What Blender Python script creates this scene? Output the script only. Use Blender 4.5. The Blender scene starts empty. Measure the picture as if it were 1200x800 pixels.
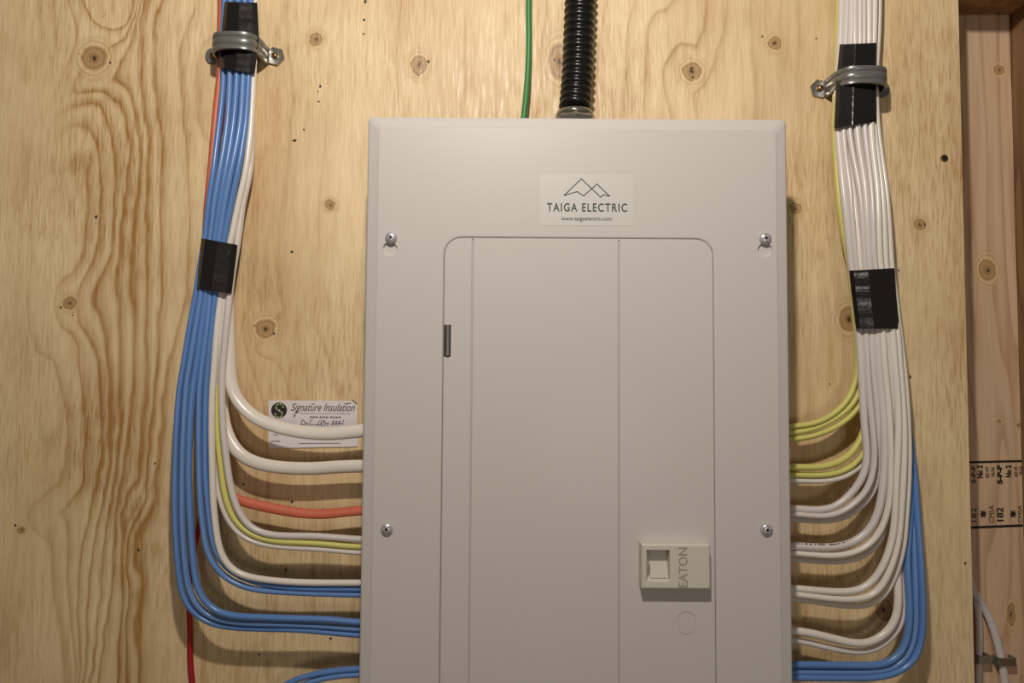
import bpy, bmesh, math, random
import numpy as np
from mathutils import Vector, Matrix

# ------------------------------------------------------------------ camera, world, lights
Z0 = 1.5                                    # camera height above the floor
TH, PH = math.radians(2.95), math.radians(.38)   # pitch up, slight roll
S = bpy.context.scene
cd = bpy.data.cameras.new('camera'); cam = bpy.data.objects.new('camera', cd); S.collection.objects.link(cam)
cd.sensor_width = 36; cd.lens = 27; cd.clip_start = .02
r_ = Vector((math.cos(PH), -math.sin(PH)*math.sin(TH), math.sin(PH)*math.cos(TH)))
u_ = Vector((-math.sin(PH), -math.cos(PH)*math.sin(TH), math.cos(PH)*math.cos(TH)))
f_ = Vector((0, math.cos(TH), math.sin(TH)))
M = Matrix((r_, u_, -f_)).transposed().to_4x4(); M.translation = (0, -.8, Z0)
cam.matrix_world = M; S.camera = cam

w = bpy.data.worlds.new('world'); S.world = w; w.use_nodes = True
w.node_tree.nodes['Background'].inputs[0].default_value = (1.0, .86, .68, 1)
w.node_tree.nodes['Background'].inputs[1].default_value = .10

def lamp(name, kind, loc, energy, color, size, target=None):
    l = bpy.data.lights.new(name, kind); l.energy = energy; l.color = color
    if kind == 'POINT': l.shadow_soft_size = size
    else: l.shape = 'DISK'; l.size = size
    o = bpy.data.objects.new(name, l); S.collection.objects.link(o); o.location = loc
    if target: o.rotation_euler = (Vector(target)-Vector(loc)).to_track_quat('-Z', 'Y').to_euler()
    return o
lamp('bulb', 'POINT', (-.02, -.69, Z0+.560), 18.2, (1.0, .925, .84), .018)
lamp('fill_light', 'AREA', (.35, -2.4, Z0-.25), 4.2, (1.0, .92, .84), .5, (0, 0, Z0-.2))  # added soft fill from behind the camera, lifts the lower part

S.view_settings.view_transform = 'Standard'; S.view_settings.look = 'None'
S.view_settings.exposure = 0.0; S.view_settings.gamma = 1; S.view_settings.use_curve_mapping = False

# ------------------------------------------------------------------ helpers
rnd = random.Random(7)
def P(px, py, d):
    """world point seen at photo pixel (px,py), d metres in front of the plywood"""
    u = px-600; v = 400-py
    a = u*math.cos(PH)-v*math.sin(PH); b = u*math.sin(PH)+v*math.cos(PH)
    ry = 900*math.cos(TH)-b*math.sin(TH); rz = 900*math.sin(TH)+b*math.cos(TH)
    t = (.8-d)/ry
    return Vector((a*t, -d, Z0+rz*t))
def toPx(x, y, z):
    q = Vector((x, y+.8, z-Z0)); k = 900/q.dot(f_)
    return 600+q.dot(r_)*k, 400-q.dot(u_)*k

def srgb(r, g, b):
    return tuple(((c/255)/12.92 if c/255 <= .04045 else ((c/255+.055)/1.055)**2.4) for c in (r, g, b))+(1,)

MATS = {}
def mat(name, color, rough=.5, metal=0, spec=.5, bump=0, bscale=200, var=0, coat=0):
    m = bpy.data.materials.new(name); m.use_nodes = True; nt = m.node_tree; b = nt.nodes['Principled BSDF']
    b.inputs['Base Color'].default_value = color; b.inputs['Roughness'].default_value = rough
    b.inputs['Metallic'].default_value = metal; b.inputs['Specular IOR Level'].default_value = spec
    b.inputs['Coat Weight'].default_value = coat; b.inputs['Coat Roughness'].default_value = .12
    tc = nt.nodes.new('ShaderNodeTexCoord'); n = nt.nodes.new('ShaderNodeTexNoise')
    n.inputs['Scale'].default_value = bscale; nt.links.new(tc.outputs['Object'], n.inputs['Vector'])
    if bump:
        bp = nt.nodes.new('ShaderNodeBump'); bp.inputs['Strength'].default_value = bump; bp.inputs['Distance'].default_value = .0006
        nt.links.new(n.outputs['Fac'], bp.inputs['Height']); nt.links.new(bp.outputs[0], b.inputs['Normal'])
    if var:
        n2 = nt.nodes.new('ShaderNodeTexNoise'); n2.inputs['Scale'].default_value = 25
        nt.links.new(tc.outputs['Object'], n2.inputs['Vector'])
        mx = nt.nodes.new('ShaderNodeMixRGB'); mx.inputs[1].default_value = color
        mx.inputs[2].default_value = tuple(c*(1-var) for c in color[:3])+(1,)
        nt.links.new(n2.outputs['Fac'], mx.inputs[0]); nt.links.new(mx.outputs[0], b.inputs['Base Color'])
    MATS[name] = m; return m

BLUE = mat('blue_sheath', srgb(100, 142, 204), .27, var=.15, bump=.1, bscale=500)
BLUE2 = mat('blue_sheath_pale', srgb(112, 150, 208), .27, var=.15, bump=.1, bscale=500)
WHITE = mat('white_sheath', srgb(240, 231, 220), .25, var=.12, bump=.1, bscale=500)
GREYW = mat('grey_white_sheath', srgb(227, 217, 212), .28, var=.12, bump=.1, bscale=500)
YELLOW = mat('yellow_sheath', srgb(222, 216, 122), .42, var=.12, bump=.1, bscale=500)
ORANGE = mat('salmon_sheath', srgb(216, 112, 84), .45, var=.15, bump=.1, bscale=500)
RED = mat('red_sheath', srgb(178, 28, 20), .42, var=.2, bump=.1, bscale=500)
GREEN = mat('green_wire', srgb(66, 140, 78), .45, var=.15)
TAPE = mat('black_tape', (.012, .011, .011, 1), .22, bump=.5, bscale=130, spec=.6)
COVER = mat('panel_paint', srgb(205, 199, 194), .42, spec=.32, bump=.05, bscale=700, coat=.08)
DOOR = mat('door_paint', srgb(205, 199, 194), .45, spec=.32, bump=.05, bscale=700, coat=.04)
BOXM = mat('box_steel', srgb(150, 148, 142), .45, metal=.4)
LATCH = mat('latch_plastic', srgb(208, 203, 188), .45)
STEEL = mat('zinc_steel', srgb(205, 200, 190), .28, metal=1, bump=.25, bscale=300)
STRAPM = mat('strap_steel', srgb(128, 127, 124), .34, metal=.45, bump=.15, bscale=300)
SCREWM = mat('screw_zinc', srgb(206, 202, 204), .32, metal=.45, bump=.15, bscale=600)
DARK = mat('dark_recess', (.006, .005, .004, 1), .6)
BRASS = mat('brass_screw', srgb(150, 120, 80), .35, metal=.9)
CONDUIT = mat('black_conduit', (.008, .008, .008, 1), .28, spec=.45, coat=.1)
NUT = mat('nickel_connector', srgb(150, 148, 142), .2, metal=.8)
PAPER = mat('card_paper', srgb(232, 226, 228), .6)
STICK = mat('sticker_film', srgb(206, 203, 196), .42)
INKG = mat('green_black_ink', srgb(52, 62, 55), .6)
INK = mat('black_ink', srgb(38, 30, 32), .6)
STAMPINK = mat('stamp_ink', srgb(32, 24, 20), .7)
PEN = mat('purple_pen_ink', srgb(92, 78, 110), .6)
LOGOG = mat('pale_green_print', srgb(176, 196, 140), .6)
CONC = mat('concrete', srgb(150, 145, 138), .8, bump=.4, bscale=40, var=.2)

def setp(o, label=None, cat=None, group=None, kind=None):
    if label: o['label'] = label
    if cat: o['category'] = cat
    if group: o['group'] = group
    if kind: o['kind'] = kind
    return o
def wloc(o):
    v = Vector((0, 0, 0))
    while o: v += o.location; o = o.parent
    return v
def obj(name, verts, faces, m, parent=None, smooth=False, origin=None, **kw):
    o0 = wloc(parent) if parent else Vector(origin if origin is not None else verts[0])
    loc = Vector(origin) - (wloc(parent) if parent else Vector()) if origin is not None else (Vector() if parent else o0)
    base = (wloc(parent)+loc) if parent else o0
    me = bpy.data.meshes.new(name); me.from_pydata([tuple(Vector(v)-base) for v in verts], [], faces)
    me.materials.append(m)
    if smooth: me.polygons.foreach_set('use_smooth', [True]*len(me.polygons))
    me.update()
    o = bpy.data.objects.new(name, me); S.collection.objects.link(o); o.location = loc
    if parent: o.parent = parent
    return setp(o, **kw)
def empty(name, loc, **kw):
    o = bpy.data.objects.new(name, None); S.collection.objects.link(o); o.location = loc; o.empty_display_size = .02
    return setp(o, **kw)

class MB:
    def __init__(s): s.v = []; s.f = []
    def add(s, v, f):
        n = len(s.v); s.v += [Vector(p) for p in v]; s.f += [tuple(i+n for i in q) for q in f]; return s
    def box(s, x0, x1, y0, y1, z0, z1):
        return s.add([(x, y, z) for x in (x0, x1) for y in (y0, y1) for z in (z0, z1)],
                     [(0,1,3,2),(4,6,7,5),(0,4,5,1),(2,3,7,6),(0,2,6,4),(1,5,7,3)])
    def loops(s, ls, cap0=True, cap1=True, close=False):
        n = len(ls[0]); v = [p for l in ls for p in l]; f = []
        for k in range(len(ls)-1):
            for i in range(n):
                j = (i+1) % n; f.append((k*n+i, k*n+j, (k+1)*n+j, (k+1)*n+i))
        if cap0: f.append(tuple(reversed(range(n))))
        if cap1: f.append(tuple(range((len(ls)-1)*n, len(ls)*n)))
        return s.add(v, f)
    def disc(s, c, prof, n=20, axis='y'):
        """lathe; prof = [(r, h)] ; axis y means towards the viewer is -y"""
        c = Vector(c); ls = []
        for r, h in prof:
            l = []
            for i in range(n):
                a = 2*math.pi*i/n
                if axis == 'y': l.append(c+Vector((r*math.cos(a), -h, r*math.sin(a))))
                else: l.append(c+Vector((r*math.cos(a), r*math.sin(a), h)))
            ls.append(l)
        return s.loops(ls)
    def make(s, name, m, parent=None, **kw): 
        o = obj(name, s.v, s.f, m, parent, **kw)
        bm = bmesh.new(); bm.from_mesh(o.data); bmesh.ops.recalc_face_normals(bm, faces=bm.faces); bm.to_mesh(o.data); bm.free()
        return o

def catmull(pts, step=.004):
    pts = [Vector(p) for p in pts]
    out = []
    q = [2*pts[0]-pts[1]]+pts+[2*pts[-1]-pts[-2]]
    for i in range(1, len(q)-2):
        p0, p1, p2, p3 = q[i-1:i+3]
        t0 = 0; t1 = max((p1-p0).length, 1e-6)**.5; t2 = t1+max((p2-p1).length, 1e-6)**.5; t3 = t2+max((p3-p2).length, 1e-6)**.5
        n = max(1, int((p2-p1).length/step))
        for k in range(n):
            t = t1+(t2-t1)*k/n
            A1 = p0*((t1-t)/(t1-t0))+p1*((t-t0)/(t1-t0)); A2 = p1*((t2-t)/(t2-t1))+p2*((t-t1)/(t2-t1)); A3 = p2*((t3-t)/(t3-t2))+p3*((t-t2)/(t3-t2))
            B1 = A1*((t2-t)/(t2-t0))+A2*((t-t0)/(t2-t0)); B2 = A2*((t3-t)/(t3-t1))+A3*((t-t1)/(t3-t1))
            out.append(B1*((t2-t)/(t2-t1))+B2*((t-t1)/(t2-t1)))
    out.append(pts[-1]); return out
def smooth_path(p, it=6):
    p = [Vector(v) for v in p]
    for _ in range(it):
        p = [p[0]]+[(p[i-1]+p[i]*2+p[i+1])/4 for i in range(1, len(p)-1)]+[p[-1]]
    return p
def sweep(path, ra, rb, n=10, twist=None):
    ls = []; N = len(path)
    for i, c in enumerate(path):
        t = (path[min(i+1, N-1)]-path[max(i-1, 0)]).normalized()
        y = Vector((0, -1, 0)); nr = (y-t*y.dot(t)).normalized(); b = t.cross(nr)
        a_ = ra(i/(N-1)) if callable(ra) else ra; b_ = rb(i/(N-1)) if callable(rb) else rb
        tw = twist(i/(N-1)) if twist else 0
        l = []
        for k in range(n):
            a = 2*math.pi*k/n; x = a_*math.cos(a); z = b_*math.sin(a)
            l.append(c+b*(x*math.cos(tw)-z*math.sin(tw))+nr*(x*math.sin(tw)+z*math.cos(tw)))
        ls.append(l)
    return MB().loops(ls)

# ------------------------------------------------------------------ wood materials
def wood(name, light, dark, kx=260, kz=14, wave=None, rings=None, gl=.42):
    """lumber: light/dark colours, fine vertical grain, optional broad figure"""
    m = bpy.data.materials.new(name); m.use_nodes = True; nt = m.node_tree; L = nt.links.new; N = nt.nodes.new
    b = nt.nodes['Principled BSDF']; b.inputs['Roughness'].default_value = gl+.15
    geo = N('ShaderNodeNewGeometry')
    mp = N('ShaderNodeMapping'); mp.inputs['Scale'].default_value = (kx, kx, kz); L(geo.outputs['Position'], mp.inputs[0])
    n1 = N('ShaderNodeTexNoise'); n1.inputs['Scale'].default_value = 1; n1.inputs['Detail'].default_value = 3; L(mp.outputs[0], n1.inputs['Vector'])
    mp2 = N('ShaderNodeMapping'); mp2.inputs['Scale'].default_value = (22, 22, 2.2); L(geo.outputs['Position'], mp2.inputs[0])
    n2 = N('ShaderNodeTexNoise'); n2.inputs['Scale'].default_value = 1; n2.inputs['Detail'].default_value = 1; L(mp2.outputs[0], n2.inputs['Vector'])
    mul = N('ShaderNodeMath'); mul.operation = 'MULTIPLY'; mul.inputs[1].default_value = 9; L(n2.outputs['Fac'], mul.inputs[0])
    fr = N('ShaderNodeMath'); fr.operation = 'FRACT'; L(mul.outputs[0], fr.inputs[0])
    cr = N('ShaderNodeValToRGB'); cr.color_ramp.elements[0].color = (.75,)*3+(1,); cr.color_ramp.elements[1].color = (0, 0, 0, 1)
    cr.color_ramp.elements[0].position = 0; cr.color_ramp.elements[1].position = .45
    e = cr.color_ramp.elements.new(.94); e.color = (0, 0, 0, 1); e = cr.color_ramp.elements.new(1); e.color = (.75, .75, .75, 1)
    L(fr.outputs[0], cr.inputs[0])
    a = N('ShaderNodeMath'); a.operation = 'MULTIPLY'; a.inputs[1].default_value = .8; L(cr.outputs[0], a.inputs[0])
    c = N('ShaderNodeMapRange'); c.inputs[1].default_value = .35; c.inputs[2].default_value = .7; c.inputs[3].default_value = 0; c.inputs[4].default_value = .35
    L(n1.outputs['Fac'], c.inputs[0])
    ad = N('ShaderNodeMath'); ad.operation = 'ADD'; ad.use_clamp = True; L(a.outputs[0], ad.inputs[0]); L(c.outputs[0], ad.inputs[1])
    mx = N('ShaderNodeMixRGB'); mx.inputs[1].default_value = light; mx.inputs[2].default_value = dark; L(ad.outputs[0], mx.inputs[0])
    bp = N('ShaderNodeBump'); bp.inputs['Strength'].default_value = .35; bp.inputs['Distance'].default_value = .0006
    L(n1.outputs['Fac'], bp.inputs['Height']); L(bp.outputs[0], b.inputs['Normal'])
    out = spots(nt, geo, mx.outputs[0], rings or [])
    L(out, b.inputs['Base Color'])
    return m

def chain(nt, pos, items):
    """smallest of |p-c|/r over the items"""
    N = nt.nodes.new; L = nt.links.new; cur = None
    for c, r, asp in items:
        s = N('ShaderNodeVectorMath'); s.operation = 'SUBTRACT'; s.inputs[1].default_value = tuple(c); L(pos, s.inputs[0])
        k = N('ShaderNodeVectorMath'); k.operation = 'MULTIPLY'; k.inputs[1].default_value = (1/r, .2/r, 1/(r*asp)); L(s.outputs[0], k.inputs[0])
        l = N('ShaderNodeVectorMath'); l.operation = 'LENGTH'; L(k.outputs[0], l.inputs[0])
        if cur is None: cur = l.outputs['Value']
        else:
            mn = N('ShaderNodeMath'); mn.operation = 'MINIMUM'; L(cur, mn.inputs[0]); L(l.outputs['Value'], mn.inputs[1]); cur = mn.outputs[0]
    return cur
def spots(nt, geo, col, knots, dots=()):
    N = nt.nodes.new; L = nt.links.new
    if not knots and not dots: return col
    n = N('ShaderNodeTexNoise'); n.inputs['Scale'].default_value = 140; n.inputs['Detail'].default_value = 2; L(geo.outputs['Position'], n.inputs['Vector'])
    sb = N('ShaderNodeVectorMath'); sb.operation = 'MULTIPLY_ADD'; sb.inputs[1].default_value = (.006,)*3; L(n.outputs['Color'], sb.inputs[0])
    L(geo.outputs['Position'], sb.inputs[2])
    s2 = N('ShaderNodeVectorMath'); s2.operation = 'SUBTRACT'; s2.inputs[1].default_value = (.003,)*3; L(sb.outputs[0], s2.inputs[0])
    if knots:
        d = chain(nt, s2.outputs[0], knots)
        cr = N('ShaderNodeValToRGB'); els = cr.color_ramp.elements
        stops = [(0, srgb(52, 34, 18), 1), (.05, srgb(80, 54, 30), 1), (.10, srgb(158, 122, 80), 1), (.3, srgb(190, 156, 110), 1), (.38, srgb(164, 128, 84), 1),
                 (.44, srgb(198, 162, 112), .9), (.53, srgb(236, 208, 162), .8), (.60, srgb(190, 154, 106), .6), (.68, srgb(226, 196, 150), .4), (.78, srgb(190, 152, 104), .25), (.9, srgb(214, 180, 130), 0)]
        while len(els) > 1: els.remove(els[0])
        for i, (p, c, a) in enumerate(stops):
            e = els[0] if i == 0 else els.new(p); e.position = p; e.color = c[:3]+(a,)
        h = N('ShaderNodeMath'); h.operation = 'MULTIPLY'; h.inputs[1].default_value = .5; L(d, h.inputs[0]); L(h.outputs[0], cr.inputs[0])
        mx = N('ShaderNodeMixRGB'); L(cr.outputs['Alpha'], mx.inputs[0]); L(col, mx.inputs[1]); L(cr.outputs['Color'], mx.inputs[2]); col = mx.outputs[0]
    if dots:
        d = chain(nt, s2.outputs[0], dots)
        mr = N('ShaderNodeMapRange'); mr.inputs[1].default_value = .7; mr.inputs[2].default_value = 1.3; mr.inputs[3].default_value = 1; mr.inputs[4].default_value = 0; L(d, mr.inputs[0])
        mx = N('ShaderNodeMixRGB'); L(mr.outputs[0], mx.inputs[0]); L(col, mx.inputs[1]); mx.inputs[2].default_value = srgb(52, 34, 18); col = mx.outputs[0]
    return col

# ------------------------------------------------------------------ plywood sheet: traced growth lines -> smooth level field
LINES = [
 (0, [(250,40),(236,52),(228,70),(226,90),(228,110),(234,145),(247,175)]),
 (1, [(240,-100),(235,0),(222,25),(214,50),(212,87),(215,125),(219,160),(221,220),(221,262),(219,300),(219,350),(205,400),(192,440),(189,476),(183,541),(178,587),(155,629),(155,652),(162,689),(157,731),(160,800),(158,920)]),
 (2, [(195,-100),(187,0),(179,20),(178,67),(184,125),(190,175),(189,231),(188,301),(186,363),(183,430),(180,476),(176,520),(170,560),(150,600),(146,652),(152,689),(149,731),(150,800),(149,920)]),
 (3, [(175,-100),(170,0),(162,30),(162,82),(166,112),(172,162),(174,209),(174,297),(171,363),(172,430),(169,500),(162,583),(143,643),(146,689),(139,800),(137,920)]),
 (4, [(95,100),(115,96),(140,95),(152,107),(160,140),(165,187),(164,231),(155,275),(153,319),(155,385),(155,450),(148,522),(139,583),(132,661),(122,731),(113,800),(110,920)]),
 (5, [(60,125),(85,110),(100,106),(130,110),(145,125),(151,162),(151,190),(147,222),(142,257),(142,297),(136,328),(138,350),(140,385),(139,450),(139,499),(134,569),(122,638),(118,707),(111,754),(104,800),(102,920)]),
 (6, [(40,160),(87,122),(100,119),(115,122),(127,140),(132,162),(136,180),(138,205),(133.5,231),(131,262),(131,297),(118,323),(107,345),(109,358),(120,371),(125,406),(127,453),(130,499),(125,559),(113,615),(104,684),(99,754),(95,920)]),
 (7, [(30,190),(80,147),(100,141),(115,161),(118,209),(116,240),(116,275),(112,301),(94,332)]),
 (7, [(85,378),(105,393),(116,415),(121,430),(122,522),(111,592),(95,640)]),
 (8, [(20,230),(88,183),(103,179),(107,201),(106,227),(103,249),(103,275),(98.5,306),(90,328)]),
 (8, [(83,389),(94,406),(94,440),(99,499),(99,569),(69,601),(51,608)]),
 (9, [(59,415),(68,433),(72,450),(83,476),(78,522),(73,560),(51,583)]),
 (10, [(62,509),(58,518),(50,525)]),
 (9, [(60,610),(65,684),(79,754),(84,790),(85,920)]),
 (9.5, [(20,-120),(15,100),(10,300),(12,500),(15,700),(15,920)]),
 (10.5, [(-80,-120),(-60,300),(-70,920)]),
 (6.5, [(100,-120),(105,0),(112,20),(128,28),(142,28),(155,15),(160,-20)]),
 (5.5, [(85,-120),(88,0),(104,32),(125,44),(145,42)]),
 (-1, [(262,-100),(262,0),(268,60),(285,120),(295,200),(292,330),(285,380),(292,420),(310,470),(312,560),(315,920)]),
 (-2, [(330,-100),(330,0),(345,110),(335,200),(325,290),(322,330),(340,375),(352,420),(360,470),(365,560),(370,920)]),
 (-3, [(400,-100),(400,0),(385,100),(375,200),(368,330),(365,380),(385,420),(395,470),(410,560),(415,920)]),
 (-2.5, [(300,410),(318,400),(330,385),(344,396),(350,430),(352,470)]),
 (-4, [(470,-100),(465,60),(470,140),(470,920)]),
 (-5, [(540,-100),(545,60),(540,140),(540,920)]),
 (-6, [(640,-100),(640,30),(628,75),(640,110),(650,140)]),
 (-8, [(715,-100),(712,0),(702,51),(700,136)]),
 (-9, [(746,-100),(744,0),(735,35),(733,136)]),
 (-10, [(800,-100),(793,0),(773,13),(755,32),(755,69),(755,107),(757,160)]),
 (-11, [(797,48),(785,61),(777,83),(777,107),(785,128),(790,160)]),
 (-11, [(835,-100),(829,0),(827,35),(819,59)]),
 (-12, [(860,-100),(853,0),(848,40),(838,61)]),
 (-12, [(805,104),(813,117),(816,150)]),
 (-13, [(885,-100),(880,40),(885,136),(885,300)]),
 (-14, [(940,-100),(935,40),(938,300),(948,500),(940,920)]),
 (-15, [(985,-100),(980,200),(970,330),(968,400),(985,500),(985,920)]),
 (-17, [(1050,-100),(1056,200),(1065,400),(1080,700),(1085,920)]),
 (-19, [(1105,-100),(1100,200),(1112,400),(1118,700),(1120,920)]),
]
def level_field():
    X0, Y0, X1, Y1 = -140, -140, 1340, 940
    prev = None
    for step in (32, 16, 8, 4):
        nx = (X1-X0)//step+1; ny = (Y1-Y0)//step+1
        acc = np.zeros((ny, nx)); cnt = np.zeros((ny, nx))
        for v, pl in LINES:
            for (a, b), (c, d) in zip(pl, pl[1:]):
                n = int(max(abs(c-a), abs(d-b)))+1
                t = np.linspace(0, 1, n)
                i = np.clip(np.rint((a+(c-a)*t-X0)/step).astype(int), 0, nx-1); j = np.clip(np.rint((b+(d-b)*t-Y0)/step).astype(int), 0, ny-1)
                np.add.at(acc, (j, i), v); np.add.at(cnt, (j, i), 1)
        mask = cnt > 0; fix = np.where(mask, acc/np.maximum(cnt, 1), 0)
        if prev is None: H = np.full((ny, nx), -2.0)
        else:
            py = np.linspace(0, prev.shape[0]-1, ny); pxx = np.linspace(0, prev.shape[1]-1, nx)
            t = np.array([np.interp(pxx, np.arange(prev.shape[1]), r) for r in prev])
            H = np.array([np.interp(py, np.arange(prev.shape[0]), c) for c in t.T]).T
        H[mask] = fix[mask]
        for _ in range(500):
            p = np.pad(H, 1, mode='edge')
            H = .25*(p[:-2, 1:-1]+p[2:, 1:-1])*.9+.25*(p[1:-1, :-2]+p[1:-1, 2:])*1.1
            H[mask] = fix[mask]
        prev = H
    for _ in range(3):
        p = np.pad(H, 1, mode='edge'); H = .5*H+.125*(p[:-2, 1:-1]+p[2:, 1:-1]+p[1:-1, :-2]+p[1:-1, 2:])
    gy, gx = np.gradient(H, 4.0)
    G = np.hypot(gx, gy)
    for _ in range(6):
        p = np.pad(G, 1, mode='edge'); G = .25*(p[:-2, 1:-1]+p[2:, 1:-1]+p[1:-1, :-2]+p[1:-1, 2:])
    return X0, Y0, 4, H, np.maximum(G, .012)

KN = [(110,68,17,1),(370,46,9,1),(491,76,11,1.2),(811,84,13,1),(908,51,9,1),(387,240,7,1),(311,385,13,1),(82,355,9,1),(932,244,8,1),
      (1078,263,8,1),(25,621,5,1),(995,374,13,1.3),(656,72,15,1.7),(1036,714,11,1.3)]
DT = [(93,62),(129,74),(113,254),(286,253),(342,295),(299,381),(321,391),(345,165),(356,152),(376,100),(372,107),(374,118),(428,2),(426,40),(427,24),
      (650,70),(1053,316),(1067,442),(285,567),(342,588),(972,450),(181,543),(162,645),(304,767),(388,747),(957,45),(893,42),(1034,690),(1132,660),(502,72),
      (491,88),(811,91),(811,80),(17,615),(72,361),(84,369),(1084,263),(998,570),(380,597),(395,600),(330,662),(335,668)]
PLYX0, PLYX1, PLYT = -.746, .474, .0185
def ply_mat():
    m = bpy.data.materials.new('plywood_face'); m.use_nodes = True; nt = m.node_tree; L = nt.links.new; N = nt.nodes.new
    b = nt.nodes['Principled BSDF']; b.inputs['Specular IOR Level'].default_value = .5
    geo = N('ShaderNodeNewGeometry')
    def noise(sx, sz, detail=2, rough=.5):
        mp = N('ShaderNodeMapping'); mp.inputs['Scale'].default_value = (sx, 1, sz); L(geo.outputs['Position'], mp.inputs[0])
        n = N('ShaderNodeTexNoise'); n.inputs['Scale'].default_value = 1; n.inputs['Detail'].default_value = detail; n.inputs['Roughness'].default_value = rough
        L(mp.outputs[0], n.inputs['Vector']); return n.outputs['Fac']
    def math_(op, a, b_=None, clamp=False):
        k = N('ShaderNodeMath'); k.operation = op; k.use_clamp = clamp
        for i, q in enumerate((a, b_)):
            if q is None: continue
            if isinstance(q, (int, float)): k.inputs[i].default_value = q
            else: L(q, k.inputs[i])
        return k.outputs[0]
    def rng(a, lo, hi, o0=0, o1=1):
        k = N('ShaderNodeMapRange'); k.inputs[1].default_value = lo; k.inputs[2].default_value = hi; k.inputs[3].default_value = o0; k.inputs[4].default_value = o1
        L(a, k.inputs[0]); return k.outputs[0]
    at = {}
    for nm in ('grain', 'grad', 'strength'):
        a = N('ShaderNodeAttribute'); a.attribute_name = nm; at[nm] = a.outputs['Fac']
    wob = rng(noise(60, 14, 2), .3, .7, -2.2, 2.2)             # in px of line wobble
    h = at['grain']; 
    rd = math_('ROUND', h); s = math_('DIVIDE', math_('SUBTRACT', h, rd), at['grad'])
    s = math_('ADD', s, wob)
    wid = rng(noise(9, 4, 1), .35, .65, .7, 1.7)
    s = math_('DIVIDE', s, wid)
    cr = N('ShaderNodeValToRGB'); els = cr.color_ramp.elements
    for i, (p, v) in enumerate([(0, 0), (.22, .10), (.40, .42), (.475, .9), (.5, 1), (.53, .55), (.57, .12), (.66, 0)]):
        e = els[0] if i == 0 else (els[1] if i == 1 else els.new(p)); e.position = p; e.color = (v, v, v, 1)
    L(rng(s, -16, 16), cr.inputs[0])
    line = math_('MULTIPLY', cr.outputs[0], at['strength'])
    # broad soft tone bands
    band = rng(noise(14, 1.8, 2), .4, .7, 0, .22)
    blot = rng(noise(9, 6, 3), .35, .7, 0, .30)
    st = noise(420, 42, 2, .6); st2 = noise(150, 16, 3, .6); pat = rng(noise(6, 5, 1), .40, .62, .15, 1.0)
    strokes = math_('MULTIPLY', rng(st, .45, .70, 0, .42), pat)
    fine = rng(st2, .45, .75, 0, .22)
    tot = math_('ADD', math_('ADD', math_('MULTIPLY', line, .62), band), math_('ADD', math_('ADD', strokes, fine), blot), True)
    mx = N('ShaderNodeMixRGB'); mx.inputs[1].default_value = srgb(248, 223, 177); mx.inputs[2].default_value = srgb(172, 126, 68); L(tot, mx.inputs[0])
    kn = [(P(x, y, 0), r*.8/900*1.0, a) for x, y, r, a in KN]
    dt = [(P(x, y, 0), .0010*(1+.6*((i*37) % 5)/4), 1) for i, (x, y) in enumerate(DT)]
    L(spots(nt, geo, mx.outputs[0], kn, dt), b.inputs['Base Color'])
    L(rng(noise(300, 30, 2), .3, .7, .36, .62), b.inputs['Roughness'])
    bp = N('ShaderNodeBump'); bp.inputs['Strength'].default_value = .55; bp.inputs['Distance'].default_value = .0009
    hh = math_('ADD', math_('ADD', math_('MULTIPLY', st, .8), st2), math_('MULTIPLY', line, -.25)); L(hh, bp.inputs['Height'])
    L(bp.outputs[0], b.inputs['Normal'])
    return m

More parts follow.
